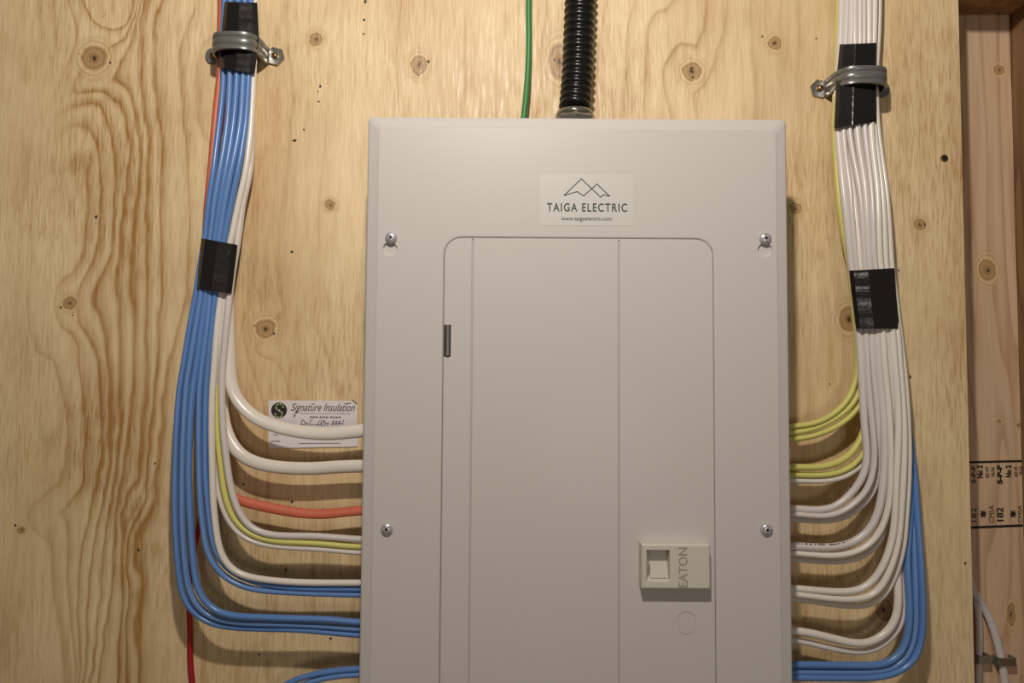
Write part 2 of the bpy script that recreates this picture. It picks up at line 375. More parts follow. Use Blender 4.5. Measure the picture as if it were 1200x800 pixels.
def plywood():
    X0, Y0, st, H, G = level_field()
    xs = np.linspace(PLYX0, PLYX1, 320)
    zs = np.concatenate([[Z0-1.2, Z0-.9, Z0-.6], np.linspace(Z0-.43, Z0+.50, 240), [Z0+.7, Z0+.95, Z0+1.2]])
    nx, nz = len(xs), len(zs)
    verts = [(x, 0.0, z) for z in zs for x in xs]
    faces = [(j*nx+i, j*nx+i+1, (j+1)*nx+i+1, (j+1)*nx+i) for j in range(nz-1) for i in range(nx-1)]
    n0 = len(verts)
    # back and edges
    rim = [j*nx for j in range(nz)]; 
    c = [(PLYX0, PLYT, zs[0]), (PLYX1, PLYT, zs[0]), (PLYX1, PLYT, zs[-1]), (PLYX0, PLYT, zs[-1])]
    verts += c
    faces += [(n0, n0+3, n0+2, n0+1),
              tuple([n0, n0+1]+[nx-1-i for i in range(nx)]),
              tuple([n0+3]+[(nz-1)*nx+i for i in range(nx)]+[n0+2]),
              tuple([n0+3, n0]+[j*nx for j in range(nz)]),
              tuple([n0+1, n0+2]+[(nz-1-j)*nx+nx-1 for j in range(nz)])]
    o = obj('plywood_sheet', verts, faces, PLY, origin=(0, 0, Z0), label='knotty sanded plywood backing sheet with swirling grain behind the breaker panel', cat='plywood')
    V = np.array(verts)
    R = np.array([tuple(r_), tuple(u_), tuple(f_)])
    q = (V-np.array([0, -.8, Z0]))@R.T
    px = 600+q[:, 0]*900/q[:, 2]; py = 400-q[:, 1]*900/q[:, 2]
    gi = np.clip((px-X0)/st, 0, H.shape[1]-1.001); gj = np.clip((py-Y0)/st, 0, H.shape[0]-1.001)
    i = gi.astype(int); j = gj.astype(int); fi = gi-i; fj = gj-j
    bil = lambda A: (A[j, i]*(1-fi)+A[j, i+1]*fi)*(1-fj)+(A[j+1, i]*(1-fi)+A[j+1, i+1]*fi)*fj
    ga = lambda x, y, sx, sy: np.exp(-((px-x)/sx)**2-((py-y)/sy)**2)
    stg = .22+np.clip(1.1*np.exp(-((px-150)/70)**2), 0, .8)+.6*ga(780, 60, 70, 90)+.22*ga(330, 430, 60, 80)-.15*ga(1080, 400, 60, 900)
    stg += .1*ga(640, 60, 50, 60)-.5*ga(40, 150, 55, 120)
    for nm, arr in (('grain', bil(H)), ('grad', bil(G)), ('strength', np.clip(stg, .05, 1))):
        a = o.data.attributes.new(nm, 'FLOAT', 'POINT'); a.data.foreach_set('value', arr.astype(np.float32))
    return o
PLY = ply_mat()
ply = plywood()

# framing in the bay beside the sheet
STUD = wood('spruce_lumber', srgb(222, 190, 156), srgb(186, 148, 112), 190, 9,
            rings=[(P(1171, 82, -.08), .008, .8), (P(1157, 316, -.08), .011, 1.3), (P(1171, 494, -.08), .0035, 1), (P(1194, 498, -.08), .0035, 1), (P(1185, 720, -.08), .006, 2.5)])
STUD2 = wood('brown_lumber', srgb(150, 116, 78), srgb(104, 74, 46), 160, 8)
HEADER = wood('header_lumber', srgb(188, 146, 96), srgb(120, 84, 50), 14, 160)
XR = .581
s1 = MB().box(.455, XR, .08, .118, .25, Z0+.4325).make('wall_stud', STUD, origin=(.52, .1, .25), label='pale recessed stud with a black grading stamp at the right edge', cat='stud')
s2 = MB().box(XR+.0005, XR+.039, .0, .118, .25, Z0+.4325).make('wall_stud', STUD2, origin=(XR+.02, .06, .25), label='dark brown stud side at the far right, beside the pale stamped stud', cat='stud')
s3 = MB().box(.458, XR+.039, -.028, .118, Z0+.4327, Z0+.4707).make('header_board', HEADER, origin=(.52, .05, Z0+.4327), label='horizontal header board across the top right corner above the studs', cat='board')
# studs that carry the sheet (behind it) and the wall behind
MB().box(-.746, -.708, PLYT+.0005, .118, .25, Z0+.95).make('wall_stud', STUD2, origin=(-.73, .07, .25), label='stud behind the left edge of the plywood sheet', cat='stud')
MB().box(-2, 2, .125, .2, 0, 2.75).make('wall_back', CONC, kind='structure')
MB().box(-2, 2, -3, .125, -.05, 0).make('floor', CONC, kind='structure')

# ------------------------------------------------------------------ text
def text(body, px, py, width_px, d, m, parent, name='lettering', rot=0, shear=0, bold=0, squash=None, spacing=1, **kw):
    """flat print centred at photo point, on plane d; rot in degrees"""
    cu = bpy.data.curves.new('t', 'FONT'); cu.body = body; cu.size = 1; cu.shear = shear; cu.offset = bold; cu.resolution_u = 3; cu.space_character = spacing
    to = bpy.data.objects.new('t', cu); S.collection.objects.link(to)
    dg = bpy.context.evaluated_depsgraph_get(); me = bpy.data.meshes.new_from_object(to.evaluated_get(dg))
    S.collection.objects.unlink(to); bpy.data.objects.remove(to)
    vs = [v.co.copy() for v in me.vertices]
    x0 = min(v.x for v in vs); x1 = max(v.x for v in vs); y0 = min(v.y for v in vs); y1 = max(v.y for v in vs)
    k = width_px*(.8-d)/900/(x1-x0); ky = k if squash is None else squash*(.8-d)/900/(y1-y0)
    c = P(px, py, d); a = math.radians(rot); out = []
    for v in vs:
        X = (v.x-(x0+x1)/2)*k; Y = (v.y-(y0+y1)/2)*ky
        out.append((c.x+X*math.cos(a)-Y*math.sin(a), c.y, c.z+X*math.sin(a)+Y*math.cos(a)))
    fs = [tuple(p.vertices) for p in me.polygons]; bpy.data.meshes.remove(me)
    return obj(name, out, fs, m, parent, **kw)
def strokes(pls, wpx, d, m, parent, name='lettering', **kw):
    """flat pen strokes: polylines in photo px, thin ribbons on plane d"""
    mb = MB()
    for pl in pls:
        pts = [P(x, y, d) for x, y in pl]; hw = wpx*(.8-d)/900/2
        for a, b in zip(pts, pts[1:]):
            t = (b-a).normalized(); n = Vector((-t.z, 0, t.x))*hw; t = t*hw*.6
            mb.add([a-t-n, b+t-n, b+t+n, a-t+n], [(0, 1, 2, 3)])
    return obj(name, mb.v, mb.f, m, parent, **kw)

# grading stamp on the stud (printed, d just proud of its face)
SD = -.0797
st = empty('grade_stamp', P(1168, 578, SD)-Vector((0, 0, 0))); st.parent = s1; st.location = P(1168, 578, SD)-s1.location
strokes([[(1136, 541.5), (1198, 540)]], 2.6, SD, STAMPINK, st, 'stamp_rule'); strokes([[(1137, 618), (1198, 615.5)]], 2.8, SD, STAMPINK, st, 'stamp_rule')
for t, x, y, wd, h, b in [('No 2', 1148.5, 552.5, 15, 7, .05), ('KD HT', 1157, 553, 13, 4, .03), ('NLGA', 1163.5, 552.5, 11, 4, .02), ('S-P-F', 1171.5, 556, 22, 6.5, .06), ('No 2', 1182, 552, 14, 7, .05), ('KD HT', 1190.5, 552, 12, 4, .03), ('NLGA', 1196, 551, 10, 3.5, .02), ('S-P-F', 1141, 556, 20, 5, .03),
                       ('CMSA', 1162, 602, 20, 6, .0), ('182', 1172, 602.5, 16, 8, .03), ('CMSA', 1195.5, 602, 20, 5, 0), ('182', 1141.5, 603, 16, 6, 0)]:
    text(t, x, y, wd, SD, STAMPINK, st, 'stamp_lettering', rot=90, squash=h, bold=b)
for cx in (1152, 1187):
    cy = 602
    leaf = [(-4.5,0),(-1,-1),(-3,-4.5),(0,-3.5),(1.5,-5),(2,-2.5),(5,-6),(4,-2),(6.5,-2),(5,0),(6.5,2),(4,2),(5,6),(2,2.5),(1.5,5),(0,3.5),(-3,4.5),(-1,1)]
    pts = [P(cx+a*.8-1, cy-b*.9, SD) for a, b in leaf]
    o = obj('maple_leaf_mark', pts, [tuple(range(len(pts)))], STAMPINK, st)

# ------------------------------------------------------------------ electrical panel
CX0, CX1, CZT, CZB = -.135, .2535, Z0+.2446, Z0-.46
CD = .100
panel = empty('electrical_panel', (.059, 0, CZB), label='large white steel breaker panel with closed door mounted on the plywood', cat='electrical panel')
def rr(x0, x1, z0, z1, r, y, n=6):
    pts = []
    for cx, cz, a0 in ((x1-r, z1-r, 0), (x0+r, z1-r, 90), (x0+r, z0+r, 180), (x1-r, z0+r, 270)):
        for k in range(n+1):
            a = math.radians(a0+90*k/n); pts.append(Vector((cx+r*math.cos(a), y, cz+r*math.sin(a))))
    return pts
# back box
bx = MB(); bx.box(-.112, .229, -.0905, -.0005, CZB+.012, CZT-.014)
cab = bx.make('cabinet_box', BOXM, panel)
DX0, DX1, DZT, DZB = -.0627, .1842, Z0+.1312, Z0-.345
g = .0004
mb = MB()
ls = [rr(CX0+.002, CX1-.002, CZB+.002, CZT-.002, .003, -.0912),
      rr(CX0, CX1, CZB, CZT, .0035, -.0925), rr(CX0, CX1, CZB, CZT, .0035, -.0960),
      rr(CX0+.0012, CX1-.0012, CZB+.0012, CZT-.0012, .0045, -.0972),
      rr(CX0+.0095, CX1-.0095, CZB+.0095, CZT-.0095, .005, -.0994),
      rr(CX0+.0110, CX1-.0110, CZB+.0110, CZT-.0110, .005, -CD),
      rr(DX0-.0022, DX1+.0022, DZB-.0022, DZT+.0022, .018, -CD),
      rr(DX0-.0012, DX1+.0012, DZB-.0012, DZT+.0012, .017, -CD+.0002),
      rr(DX0-g, DX1+g, DZB-g, DZT+g, .0165, -CD+.0012), rr(DX0-g, DX1+g, DZB-g, DZT+g, .0165, -.0912)]
mb.loops(ls, False, False)
n = len(ls[0]); N_ = len(ls)
for i in range(n):
    j = (i+1) % n; mb.f.append(((N_-1)*n+i, (N_-1)*n+j, j, i))
cover = mb.make('cover', COVER, panel)
def cut(o, cutters):
    for v, f in cutters:
        me = bpy.data.meshes.new('c'); me.from_pydata([tuple(Vector(p)-wloc(o)) for p in v], [], f)
        bm = bmesh.new(); bm.from_mesh(me); bmesh.ops.recalc_face_normals(bm, faces=bm.faces); bm.to_mesh(me); bm.free()
        c = bpy.data.objects.new('c', me); S.collection.objects.link(c); c.location = wloc(o)
        md = o.modifiers.new('b', 'BOOLEAN'); md.operation = 'DIFFERENCE'; md.object = c; md.solver = 'EXACT'
        bpy.context.view_layer.update()
        nm = bpy.data.meshes.new_from_object(o.evaluated_get(bpy.context.evaluated_depsgraph_get()))
        o.modifiers.clear(); o.data = nm; bpy.data.objects.remove(c)
kh = []
for px, py, r in ((457, 291.5, .0066), (896.5, 293, .0068)):
    c = P(px, py, CD); q = MB().disc(c, [(r, -.0024), (r, .002)], 24); kh.append((q.v, q.f))
cut(cover, kh)
# door: profile across x with two pressed grooves, rounded corners
mb = MB()
ls = [rr(DX0, DX1, DZB, DZT, .016, -.0925), rr(DX0, DX1, DZB, DZT, .016, -CD+.0010), rr(DX0+.0009, DX1-.0009, DZB+.0009, DZT-.0009, .0155, -CD)]
mb.loops(ls)
door = mb.make('door', DOOR, panel)
cuts = []
for gx in (-.0367, .0977):
    z0, z1 = DZB+.004, DZT-.001; yb = -CD+.0014; yf = -CD-.0005; h = .0009
    q = MB().add([(gx-h*1.6, yf, z0), (gx+h*1.6, yf, z0), (gx, yb, z0), (gx-h*1.6, yf, z1), (gx+h*1.6, yf, z1), (gx, yb, z1)],
                 [(0, 1, 2), (3, 5, 4), (0, 3, 4, 1), (1, 4, 5, 2), (2, 5, 3, 0)]); cuts.append((q.v, q.f))
# knockout ring with flattened sides
kc = P(804.5, 730, CD)
def dring(r, fl, y):
    return [Vector((kc.x+max(-fl, min(fl, r*math.cos(2*math.pi*i/28))), y, kc.z+r*math.sin(2*math.pi*i/28)*1.12)) for i in range(28)]
q = MB(); q.loops([dring(.0092, .0080, -CD-.001), dring(.0092, .0080, -CD+.0006), dring(.0085, .0073, -CD+.0006), dring(.0085, .0073, -CD-.001)], False, False)
for i in range(28): q.f.append((3*28+i, 3*28+(i+1) % 28, (i+1) % 28, i))
cuts.append((q.v, q.f))
cut(door, cuts)
# hinge knuckle
hc = P(524, 399, CD); hz = .0145
hg = empty('hinge', (0, 0, 0)); hg.parent = panel; hg.location = hc-wloc(panel)
MB().box(hc.x-.0030, hc.x+.0034, -CD-.0002, -.0992, hc.z-hz, hc.z+hz).make('hinge_slot', DARK, hg)
q = MB(); q.loops([[Vector((hc.x+.0006+.0019*math.cos(a), -CD-.0006-.0014*math.sin(a), z)) for a in [2*math.pi*k/14 for k in range(14)]] for z in (hc.z-hz*.95, hc.z+hz*.97)])
q.make('hinge_knuckle', STEEL, hg, smooth=False)
# cover screws
def panscrew(c, parent, r=.0055, m=SCREWM, ang=0):
    q = MB().disc(c, [(r, .0), (r, .0012), (r*.92, .0022), (r*.7, .0031), (r*.35, .0036), (r*.1, .0037)], 24)
    s = q.make('screw', m, parent, smooth=True, origin=c)
    c2 = Vector(c)+Vector((0, -.0033, 0)); x = MB()
    for k in range(2):
        a = ang+math.pi/2*k; l = r*.62; wd = r*.13
        t = Vector((math.cos(a), 0, math.sin(a))); nn = Vector((-math.sin(a), 0, math.cos(a)))
        x.add([c2-t*l-nn*wd+Vector((0, .0012, 0)), c2+t*l-nn*wd+Vector((0, .0012, 0)), c2+t*l+nn*wd+Vector((0, .0012, 0)), c2-t*l+nn*wd+Vector((0, .0012, 0)),
               c2-t*l-nn*wd*.8+Vector((0, -.0001, 0)), c2+t*l-nn*wd*.8+Vector((0, -.0001, 0)), c2+t*l+nn*wd*.8+Vector((0, -.0001, 0)), c2-t*l+nn*wd*.8+Vector((0, -.0001, 0))],
              [(0,3,2,1), (4,5,6,7), (0,1,5,4), (1,2,6,5), (2,3,7,6), (3,0,4,7)])
    x.disc(c2+Vector((0, -.0002, 0)), [(r*.26, 0), (r*.26, .0003)], 10)
    x.make('screw_slot', DARK, s)
    return s
for i, (px, py) in enumerate(((458.5, 278.5), (896.5, 279.5), (453.5, 619.5), (898, 620))):
    panscrew(P(px, py, CD), panel, ang=.9+.7*i)
# latch
LD = .012
lc0, lc1 = P(749.5, 693, CD+.002), P(829.5, 635.5, CD+.002)
x0, x1, z0, z1 = lc0.x, lc1.x, P(790, 691, CD+LD).z, P(790, 637, CD+LD).z
latch = MB()
px0, px1, pz0, pz1 = P(757.5, 682, CD+LD).x, P(785, 682, CD+LD).x, P(770, 681.5, CD+LD).z, P(770, 644, CD+LD).z
yF = -CD-LD
A = rr(x0, x1, z0, z1, .0012, -CD+.0002); B = rr(x0+.0002, x1-.0002, z0+.0002, z1-.0002, .0012, yF+.0012); C_ = rr(x0+.0018, x1-.0018, z0+.0018, z1-.0018, .001, yF)
D_ = rr(px0, px1, pz0, pz1, .0006, yF); E_ = rr(px0+.0045, px1-.0006, pz0+.0045, pz1-.0006, .0005, yF+.0095)
latch.loops([A, B, C_, D_, E_])
lat = latch.make('door_latch', LATCH, door)
zm = (pz0+pz1)/2-.0008
MB().add([(px0+.0046, yF+.0093, pz0+.0044), (px1-.0007, yF+.0093, pz0+.0044), (px1-.0007, yF+.0093, zm), (px0+.0046, yF+.0093, zm),
          (px0+.0040, yF+.0035, pz0+.0025), (px1-.0006, yF+.0035, pz0+.0025), (px1-.0007, yF+.0062, zm), (px0+.0046, yF+.0062, zm)],
         [(0,3,2,1), (4,5,6,7), (0,1,5,4), (1,2,6,5), (2,3,7,6), (3,0,4,7)]).make('latch_tongue', LATCH, lat)
bc = P(800, 664, CD+LD)
MB().box(P(792.5, 664, CD+LD).x, P(807.5, 664, CD+LD).x, yF-.0003, yF+.0005, z0+.002, z1-.002).make('latch_strip', LATCH, lat)
EATM = mat('raised_letter_edge', srgb(158, 152, 138), .5)
text('EATON', 800.5, 664.5, 45, CD+LD+.0005, EATM, lat, 'raised_lettering', rot=90, squash=10.5, bold=.01)
# sticker on the cover
sp = [P(x, y, CD) for x, y in ((633, 264), (742, 265), (742, 205), (633, 204))]
sx0, sx1, sz0, sz1 = sp[0].x, sp[1].x, sp[0].z, sp[2].z
stk = MB().loops([rr(sx0, sx1, sz0, sz1, .001, -CD+.0001), rr(sx0, sx1, sz0, sz1, .001, -CD-.0002)]).make('sticker', STICK, cover, label='clear square company sticker with mountain outline logo')
TD = CD+.0003
def zc(pl, s, ox, oy): return [(ox+x/s, oy+y/s) for x, y in pl]
s_ = 1200/130
strokes([zc([(380,312),(565,133),(775,332),(805,305),(870,320),(735,190),(590,318),(520,272),(380,312)], s_, 620, 195)], 1.15, TD, INKG, stk, 'mountain_logo')
text('TAIGA ELECTRIC', 688, 243, 95, TD, INKG, stk, squash=10.3, bold=.018, spacing=1.22)
text('www.taigaelectric.com', 687.5, 256.7, 60, TD, INKG, stk, squash=6.4, bold=.01)

# ------------------------------------------------------------------ business card stapled to the plywood
card0 = P(316, 525, .001)
cp = [P(x, y, .0008) for x, y in ((315, 525), (418.5, 525), (418.5, 469), (315, 469))]
def slab(pts, t): 
    return MB().loops([[p for p in pts], [p+Vector((0, -t, 0)) for p in pts]])
cp = [cp[0], P(419, 523, .0008), P(418.5, 475, .0008), P(413, 469.5, .0008), cp[3]]
card = slab(cp, .0005).make('business_card', PAPER, origin=card0, label='white printed insulation company card behind the thick white cable', cat='card')
KD = .0014
c = P(327, 480.5, KD)
MB().disc(c, [(.0082, 0), (.0082, .00005)], 32).make('logo_disc', INK, card)
strokes([catm for catm in [[(331.5,477),(332,475.5),(330.5,473.5),(327,472.8),(324,474.5),(323,477),(325,479.5),(329,482),(331,484.5),(330.5,487),(327.5,488.8),(324,488.3),(322,486.3),(322.8,484.8)]]], 2.0, KD+.0003, LOGOG, card, 'logo_letter')
text('Signature Insulation', 378.5, 478.5, 75, KD, INK, card, shear=.45, squash=12, bold=.004)
for fl in ([(346,486),(344.5,489),(345,485),(349,481)], [(365,473.5),(369,472.8)], [(403,473),(411,472)]): strokes([fl], .8, KD, INK, card, 'lettering_flourish')
text('SPECIALIZING IN QUALITY AND SERVICE', 381, 484.7, 59, KD, INK, card, squash=1.5)
text('403-543-3264', 381, 488.7, 37, KD, INK, card, squash=2.3, bold=.03)
s_ = 1200/90
hand = [[(255,355),(240,435),(300,430),(310,400),(275,360),(250,375)], [(310,400),(325,410),(335,430)], [(345,415),(330,425),(345,437)],
        [(420,355),(380,365),(370,430),(400,440),(440,430)], [(450,435),(480,435),(500,430),(490,440)], [(540,360),(505,400),(510,440),(545,430),(545,400)],
        [(560,370),(550,445),(610,440),(620,400),(575,395),(610,375),(575,360)], [(625,405),(640,425),(665,400),(650,450)],
        [(740,375),(710,430),(880,420)], [(745,360),(740,425)], [(780,375),(770,410),(795,415),(800,380),(780,375)], [(830,375),(820,410),(845,415),(850,380),(830,375)], [(905,350),(885,430)]]
for h in hand: strokes([zc(h, s_, 335, 465)], .75, KD, PEN, card, 'pen_stroke')
text('NOTES:', 323, 516.7, 10, KD, INK, card, squash=2.2, bold=.02)
strokes([[(350, 519.5), (399, 519.2)]], .7, KD, INK, card, 'ruled_line'); strokes([[(320, 509.5), (326, 509.7)]], .8, KD, INK, card, 'ruled_line')
strokes([[(412.5, 468.5), (418, 472.5)]], 1.1, KD+.0004, STRAPM, card, 'staple')

# ------------------------------------------------------------------ cables
def squeeze(x, y, d):
    """bundles are drawn tight to the wall where the straps clamp them"""
    if x > 940: k = .70 if y < 160 else min(1, .70+.30*(y-160)/90)
    elif x < 330: k = .72 if y < 100 else min(1, .72+.28*(y-100)/110)
    else: k = 1
    return d*k
def cable(name, pts, m, label, group, ra=.0030, rb=.0038, dd=None, cat='cable', end=None, n=10, twist=None, sm=10):
    """pts = [(px,py,d)]"""
    if pts[0][2] > 0: pts = [(a, b, squeeze(a, b, c)) for a, b, c in pts]
    W = [P(*p) for p in pts]
    if end: W.append(Vector((end, W[-1].y-.0, W[-1].z+(W[-1].z-W[-2].z)*.3)))
    path = smooth_path(catmull(W), sm)
    mb = sweep(path, ra, rb, n, twist)
    o = mb.make(name, m, smooth=True, origin=W[0], label=label, cat=cat, group=group)
    return o
EL, ER = -.1122, .2292          # faces of the box where the runs go in
GLB = 'blue cables of the left bundle'; GLW = 'white cables of the left bundle'; GRW = 'white cables of the right bundle'
GRY = 'yellow cables of the right bundle'; GRB = 'blue cables of the right bundle'
# --- left bundle (d = row depth)
F, K2, K3 = .036, .025, .014
cable('blue_cable', [(262,-60,.030),(263.5,0,.030),(262,30,.030),(261,60,.030),(262.5,85,.031),(259,130,.033),(254,170,.034),(250.6,200,.034),(244.4,240,.034),(241,275,.034),(235,310,.034),(230.7,340,.035),(223,380,.037),(215,430,.039),(210.5,455,.039),(207.2,500,.040),(205.3,552,.040),(205,590,.040),(205.7,620,.040),(208.5,660,.040),(213.5,695,.039),(222.5,713,.038),(239.5,727.5,.037),(262,733.8,.036),(287.5,735.6,.036),(310,736.6,.036),(345,737,.036),(380,740,.036),(419,743.5,.036)], BLUE,
      'blue cable at the far left edge of the left bundle, bottom of its three-cable run', GLB, end=EL)
cable('blue_cable', [(271,-60,.035),(270.5,0,.035),(270,40,.035),(270,85,.036),(266,150,.037),(258,200,.037),(251,240,.037),(247.5,275,.036),(241,310,.036),(236.7,340,.037),(230,380,.039),(222,430,.041),(219,448,.041),(215.3,500,.042),(213.7,552,.042),(213.5,590,.042),(214,620,.042),(216.8,660,.042),(222.5,695,.041),(233,712.5,.040),(250,724,.039),(280,729.4,.039),(310,730.4,.039),(345,731.5,.038),(380,733.5,.037),(419,736.5,.037)], BLUE2,
      'blue cable second from the left in the left bundle, middle of its three-cable run', GLB, end=EL)
cable('blue_cable', [(279,-60,.038),(279,0,.038),(279,40,.038),(278,85,.038),(273,150,.039),(264.5,200,.039),(257.5,240,.038),(252.7,275,.037),(246.5,310,.037),(242.5,340,.037),(236.7,380,.039),(230,430,.042),(226.5,450,.043),(222.5,500,.044),(221,552,.044),(222,590,.044),(223.7,620,.044),(226.7,660,.044),(231.5,690,.044),(240,706,.044),(253,716.5,.044),(273,721.5,.044),(310,723.2,.043),(345,724.5,.042),(380,725.2,.041),(419,728.8,.040)], BLUE,
      'blue cable third from the left in the left bundle, top of its three-cable run', GLB, end=EL, ra=.0033)
cable('blue_cable', [(287,-60,.037),(287,0,.037),(287,40,.036),(285.5,85,.037),(281,150,.038),(271,200,.038),(263,240,.037),(258,275,.036),(252,310,.035),(247,340,.036),(243.5,380,.038),(236.7,430,.039),(234,455,.039),(233,500,.038),(233.6,552,.038),(235,590,.038),(238.4,620,.038),(242,645,.038),(250,662,.037),(262,675.5,.036),(286,687.5,.035),(310,692,.035),(345,694,.034),(380,695.5,.034),(419,696.5,.034)], BLUE2,
      'blue cable fourth from the left, lower of the pair under the lone white run', GLB, end=EL)
cable('blue_cable', [(294,-60,.035),(294,0,.035),(294,40,.034),(292,85,.035),(287.5,150,.036),(279,200,.036),(270.6,240,.035),(263.7,275,.035),(258,310,.035),(253,340,.036),(248.7,380,.038),(243.5,430,.040),(241.5,455,.040),(240.5,500,.040),(240.5,552,.040),(242,575,.040),(245,605,.040),(249,635,.040),(257,656,.039),(270,669.5,.038),(287,678,.037),(310,684.5,.036),(345,688.5,.035),(380,689.5,.035),(419,690,.035)], BLUE,
      'blue cable fifth from the left in the left bundle, directly under the lone white run', GLB, end=EL)
cable('white_cable', [(299,-60,.030),(299,0,.030),(298,40,.029),(297,85,.030),(294,150,.030),(288,200,.030),(279,240,.030),(272,275,.031),(264,310,.032),(259.5,340,.033),(254.7,380,.036),(251,430,.039),(249,455,.040),(248,500,.041),(248.8,552,.042),(250,590,.042),(253.2,620,.042),(256.4,642,.042),(262.5,657.5,.042),(273,669,.042),(287.5,675.3,.041),(310,679,.040),(345,682,.039),(380,682.7,.038),(419,682.7,.038)], WHITE,
      'white cable beside the blues, its lone run just above two blue ones', GLW, end=EL, ra=.0033)
cable('white_cable', [(288,-60,K3),(288,85,K3),(292,200,.016),(281,240,.018),(275,275,.022),(268,310,.026),(264.5,340,.031),(260,380,.034),(256,420,.034),(253.5,450,.032),(252,500,.031),(252.5,552,.034),(254.5,569,.036),(259,590,.038),(266.5,608.5,.038),(278.5,624.5,.038),(292,633.5,.037),(310,638.5,.036),(330,641,.036),(355,642.2,.035),(380,643.7,.035),(407.5,646.5,.035),(424,647.5,.035)], GREYW,
      'white cable of the left bundle running right beneath the yellow cable', GLW, end=EL, ra=.0026)
cable('yellow_cable', [(280,-60,K3),(280,85,K3),(276,200,K3),(262,275,.018),(258,340,.022),(256,400,.028),(255,450,.031),(255,500,.034),(257,530,.036),(259.7,552,.038),(262,572,.039),(267,593,.039),(275.7,611,.038),(287.5,622,.038),(301,629.5,.037),(315,632.8,.037),(330,634.8,.037),(361,635.6,.036),(386,637.5,.036),(407.5,639.8,.035),(424,640.5,.035)], YELLOW,
      'only yellow cable on the left side, between two white ones', 'yellow cable of the left bundle', end=EL, ra=.0031)
cable('white_cable', [(294,-60,K3),(294,85,K3),(293,200,.022),(284,240,.024),(280,275,.026),(274,310,.030),(269.7,340,.034),(265.5,380,.037),(262,420,.038),(260,450,.039),(261.3,500,.040),(263.8,525,.041),(267,552,.041),(271,575,.041),(276.5,593,.041),(286,611,.040),(297,621.5,.039),(310,625.8,.039),(330,627.8,.038),(361,627.7,.037),(386,629,.037),(405,630.8,.036),(424,632,.036)], GREYW,
      'white cable right of the yellow one, its run just above the yellow run', GLW, end=EL, ra=.0034)
tw = lambda a, b, c0: (lambda s: c0 if s < a else c0+(s-a)*b)
cable('thick_white_cable', [(272,-60,K3),(272,85,K3),(268,200,.016),(268,275,.017),(267.5,340,.020),(268,380,.024),(268.8,410,.027),(269.5,440,.030),(273,460,.032),(283.5,476,.033),(298,489,.034),(325,500.5,.034),(365,507.5,.033),(395,507.8,.033),(426,504,.033)], WHITE,
      'thick twisted white cable, upper of the two, crossing the business card', 'thick white cables', end=EL, ra=.0068, rb=.0044, n=14, twist=lambda s: 1.25 if s < .55 else 1.25-(s-.55)*2.6)
cable('thick_white_cable', [(280,-60,.009),(280,85,.009),(274,200,.010),(262,275,.010),(259,340,.013),(258,400,.015),(258.5,450,.018),(261,490,.022),(266,510,.025),(274,526,.027),(290,539,.028),(315,546,.029),(340,548.5,.029),(370,548.8,.029),(400,546.5,.029),(427,546,.029)], WHITE,
      'thick white cable below the business card, lower of the two thick ones', 'thick white cables', end=EL, ra=.0064, rb=.0044, n=14, twist=lambda s: 1.0-(s)*1.0)
cable('salmon_cable', [(259,-60,.010),(259.5,0,.012),(258.5,50,.014),(258,85,.016),(253,130,.017),(250,165,.018),(247,200,.018),(243,240,.018),(242,275,.018),(238,340,.020),(240,400,.020),(243,450,.020),(246,500,.020),(250,540,.021),(257,566,.023),(268,580,.026),(279,586.5,.028),(295,590.5,.028),(310,593.5,.028),(330,597.5,.028),(361,602,.028),(380,602.3,.028),(405,599.5,.028),(425,597.5,.028)], ORANGE,
      'salmon orange cable running right below the thick white cables', 'fire alarm colour cables', end=EL, ra=lambda s: .0036 if s < .7 else .0036+.0016*min(1, (s-.7)*8), rb=.0036, n=12, twist=lambda s: 0 if s < .7 else (s-.7)*3)
cable('red_cable', [(266,-60,.006),(266,85,.007),(262,200,.008),(250,300,.008),(243,380,.008),(241,450,.009),(242,520,.010),(241,575,.010),(236,605,.010),(230,628,.010),(226,650,.009),(222.3,672,.008),(221.5,700,.007),(222.2,725,.006),(223.2,742,.005),(222.3,762,.005),(223.8,785,.005),(226,805,.005),(232,870,.005)], RED,
      'thin dark red cable hanging straight down behind the blue cables', 'red cable', ra=.0029, rb=.0029)
for k, (pp, lb) in enumerate(((
   [(290,900,.026),(300,840,.028),(318,813,.030),(343,797.5,.033),(362.5,791,.034),(389,786,.035),(419,783.3,.035)], 'blue cable entering the panel lowest on the left, upper of the last two'),
   ([(297,900,.026),(309,845,.028),(328,818,.030),(350,804,.033),(370,796.5,.034),(392,792,.035),(419,789.8,.035)], 'blue cable at the bottom left of the panel, lower of the last two'))):
    cable('blue_cable', pp, (BLUE, BLUE2)[k], lb, 'blue cables rising from below on the left', end=EL)

# --- right bundle
R = []
cable('white_cable', [(987,-60,.032),(986.5,0,.032),(985,40,.031),(982,90,.030),(981.5,148,.031),(984,180,.033),(988,220,.034),(993,265,.034),(997.5,312,.033),(1002,345,.034),(1006.5,386,.035),(1009,430,.037),(1011,465,.038),(1013,500,.039),(1016,530,.039),(1014.5,552,.039),(1004.5,570,.038),(990,586,.037),(973,597,.036),(950,597.8,.035),(932,595.5,.034),(927,595,.034)], GREYW,
      'grey-white cable at the left edge of the right bundle, first to turn into the panel', GRW, end=ER, ra=.0036)
cable('white_cable', [(993,-60,.036),(992.5,0,.036),(991,40,.035),(988,90,.034),(987.5,148,.036),(990,180,.037),(995.6,220,.038),(999,265,.037),(1002.8,312,.036),(1008,345,.037),(1014,386,.038),(1016.5,430,.040),(1019,465,.041),(1022.5,500,.042),(1025,530,.042),(1023.5,553,.041),(1017,573,.040),(1004,588,.039),(989,599.5,.038),(972.5,605.3,.037),(950,604.2,.036),(927,601.8,.035)], GREYW,
      'grey-white cable second from the left below the lower right tape', GRW, end=ER)
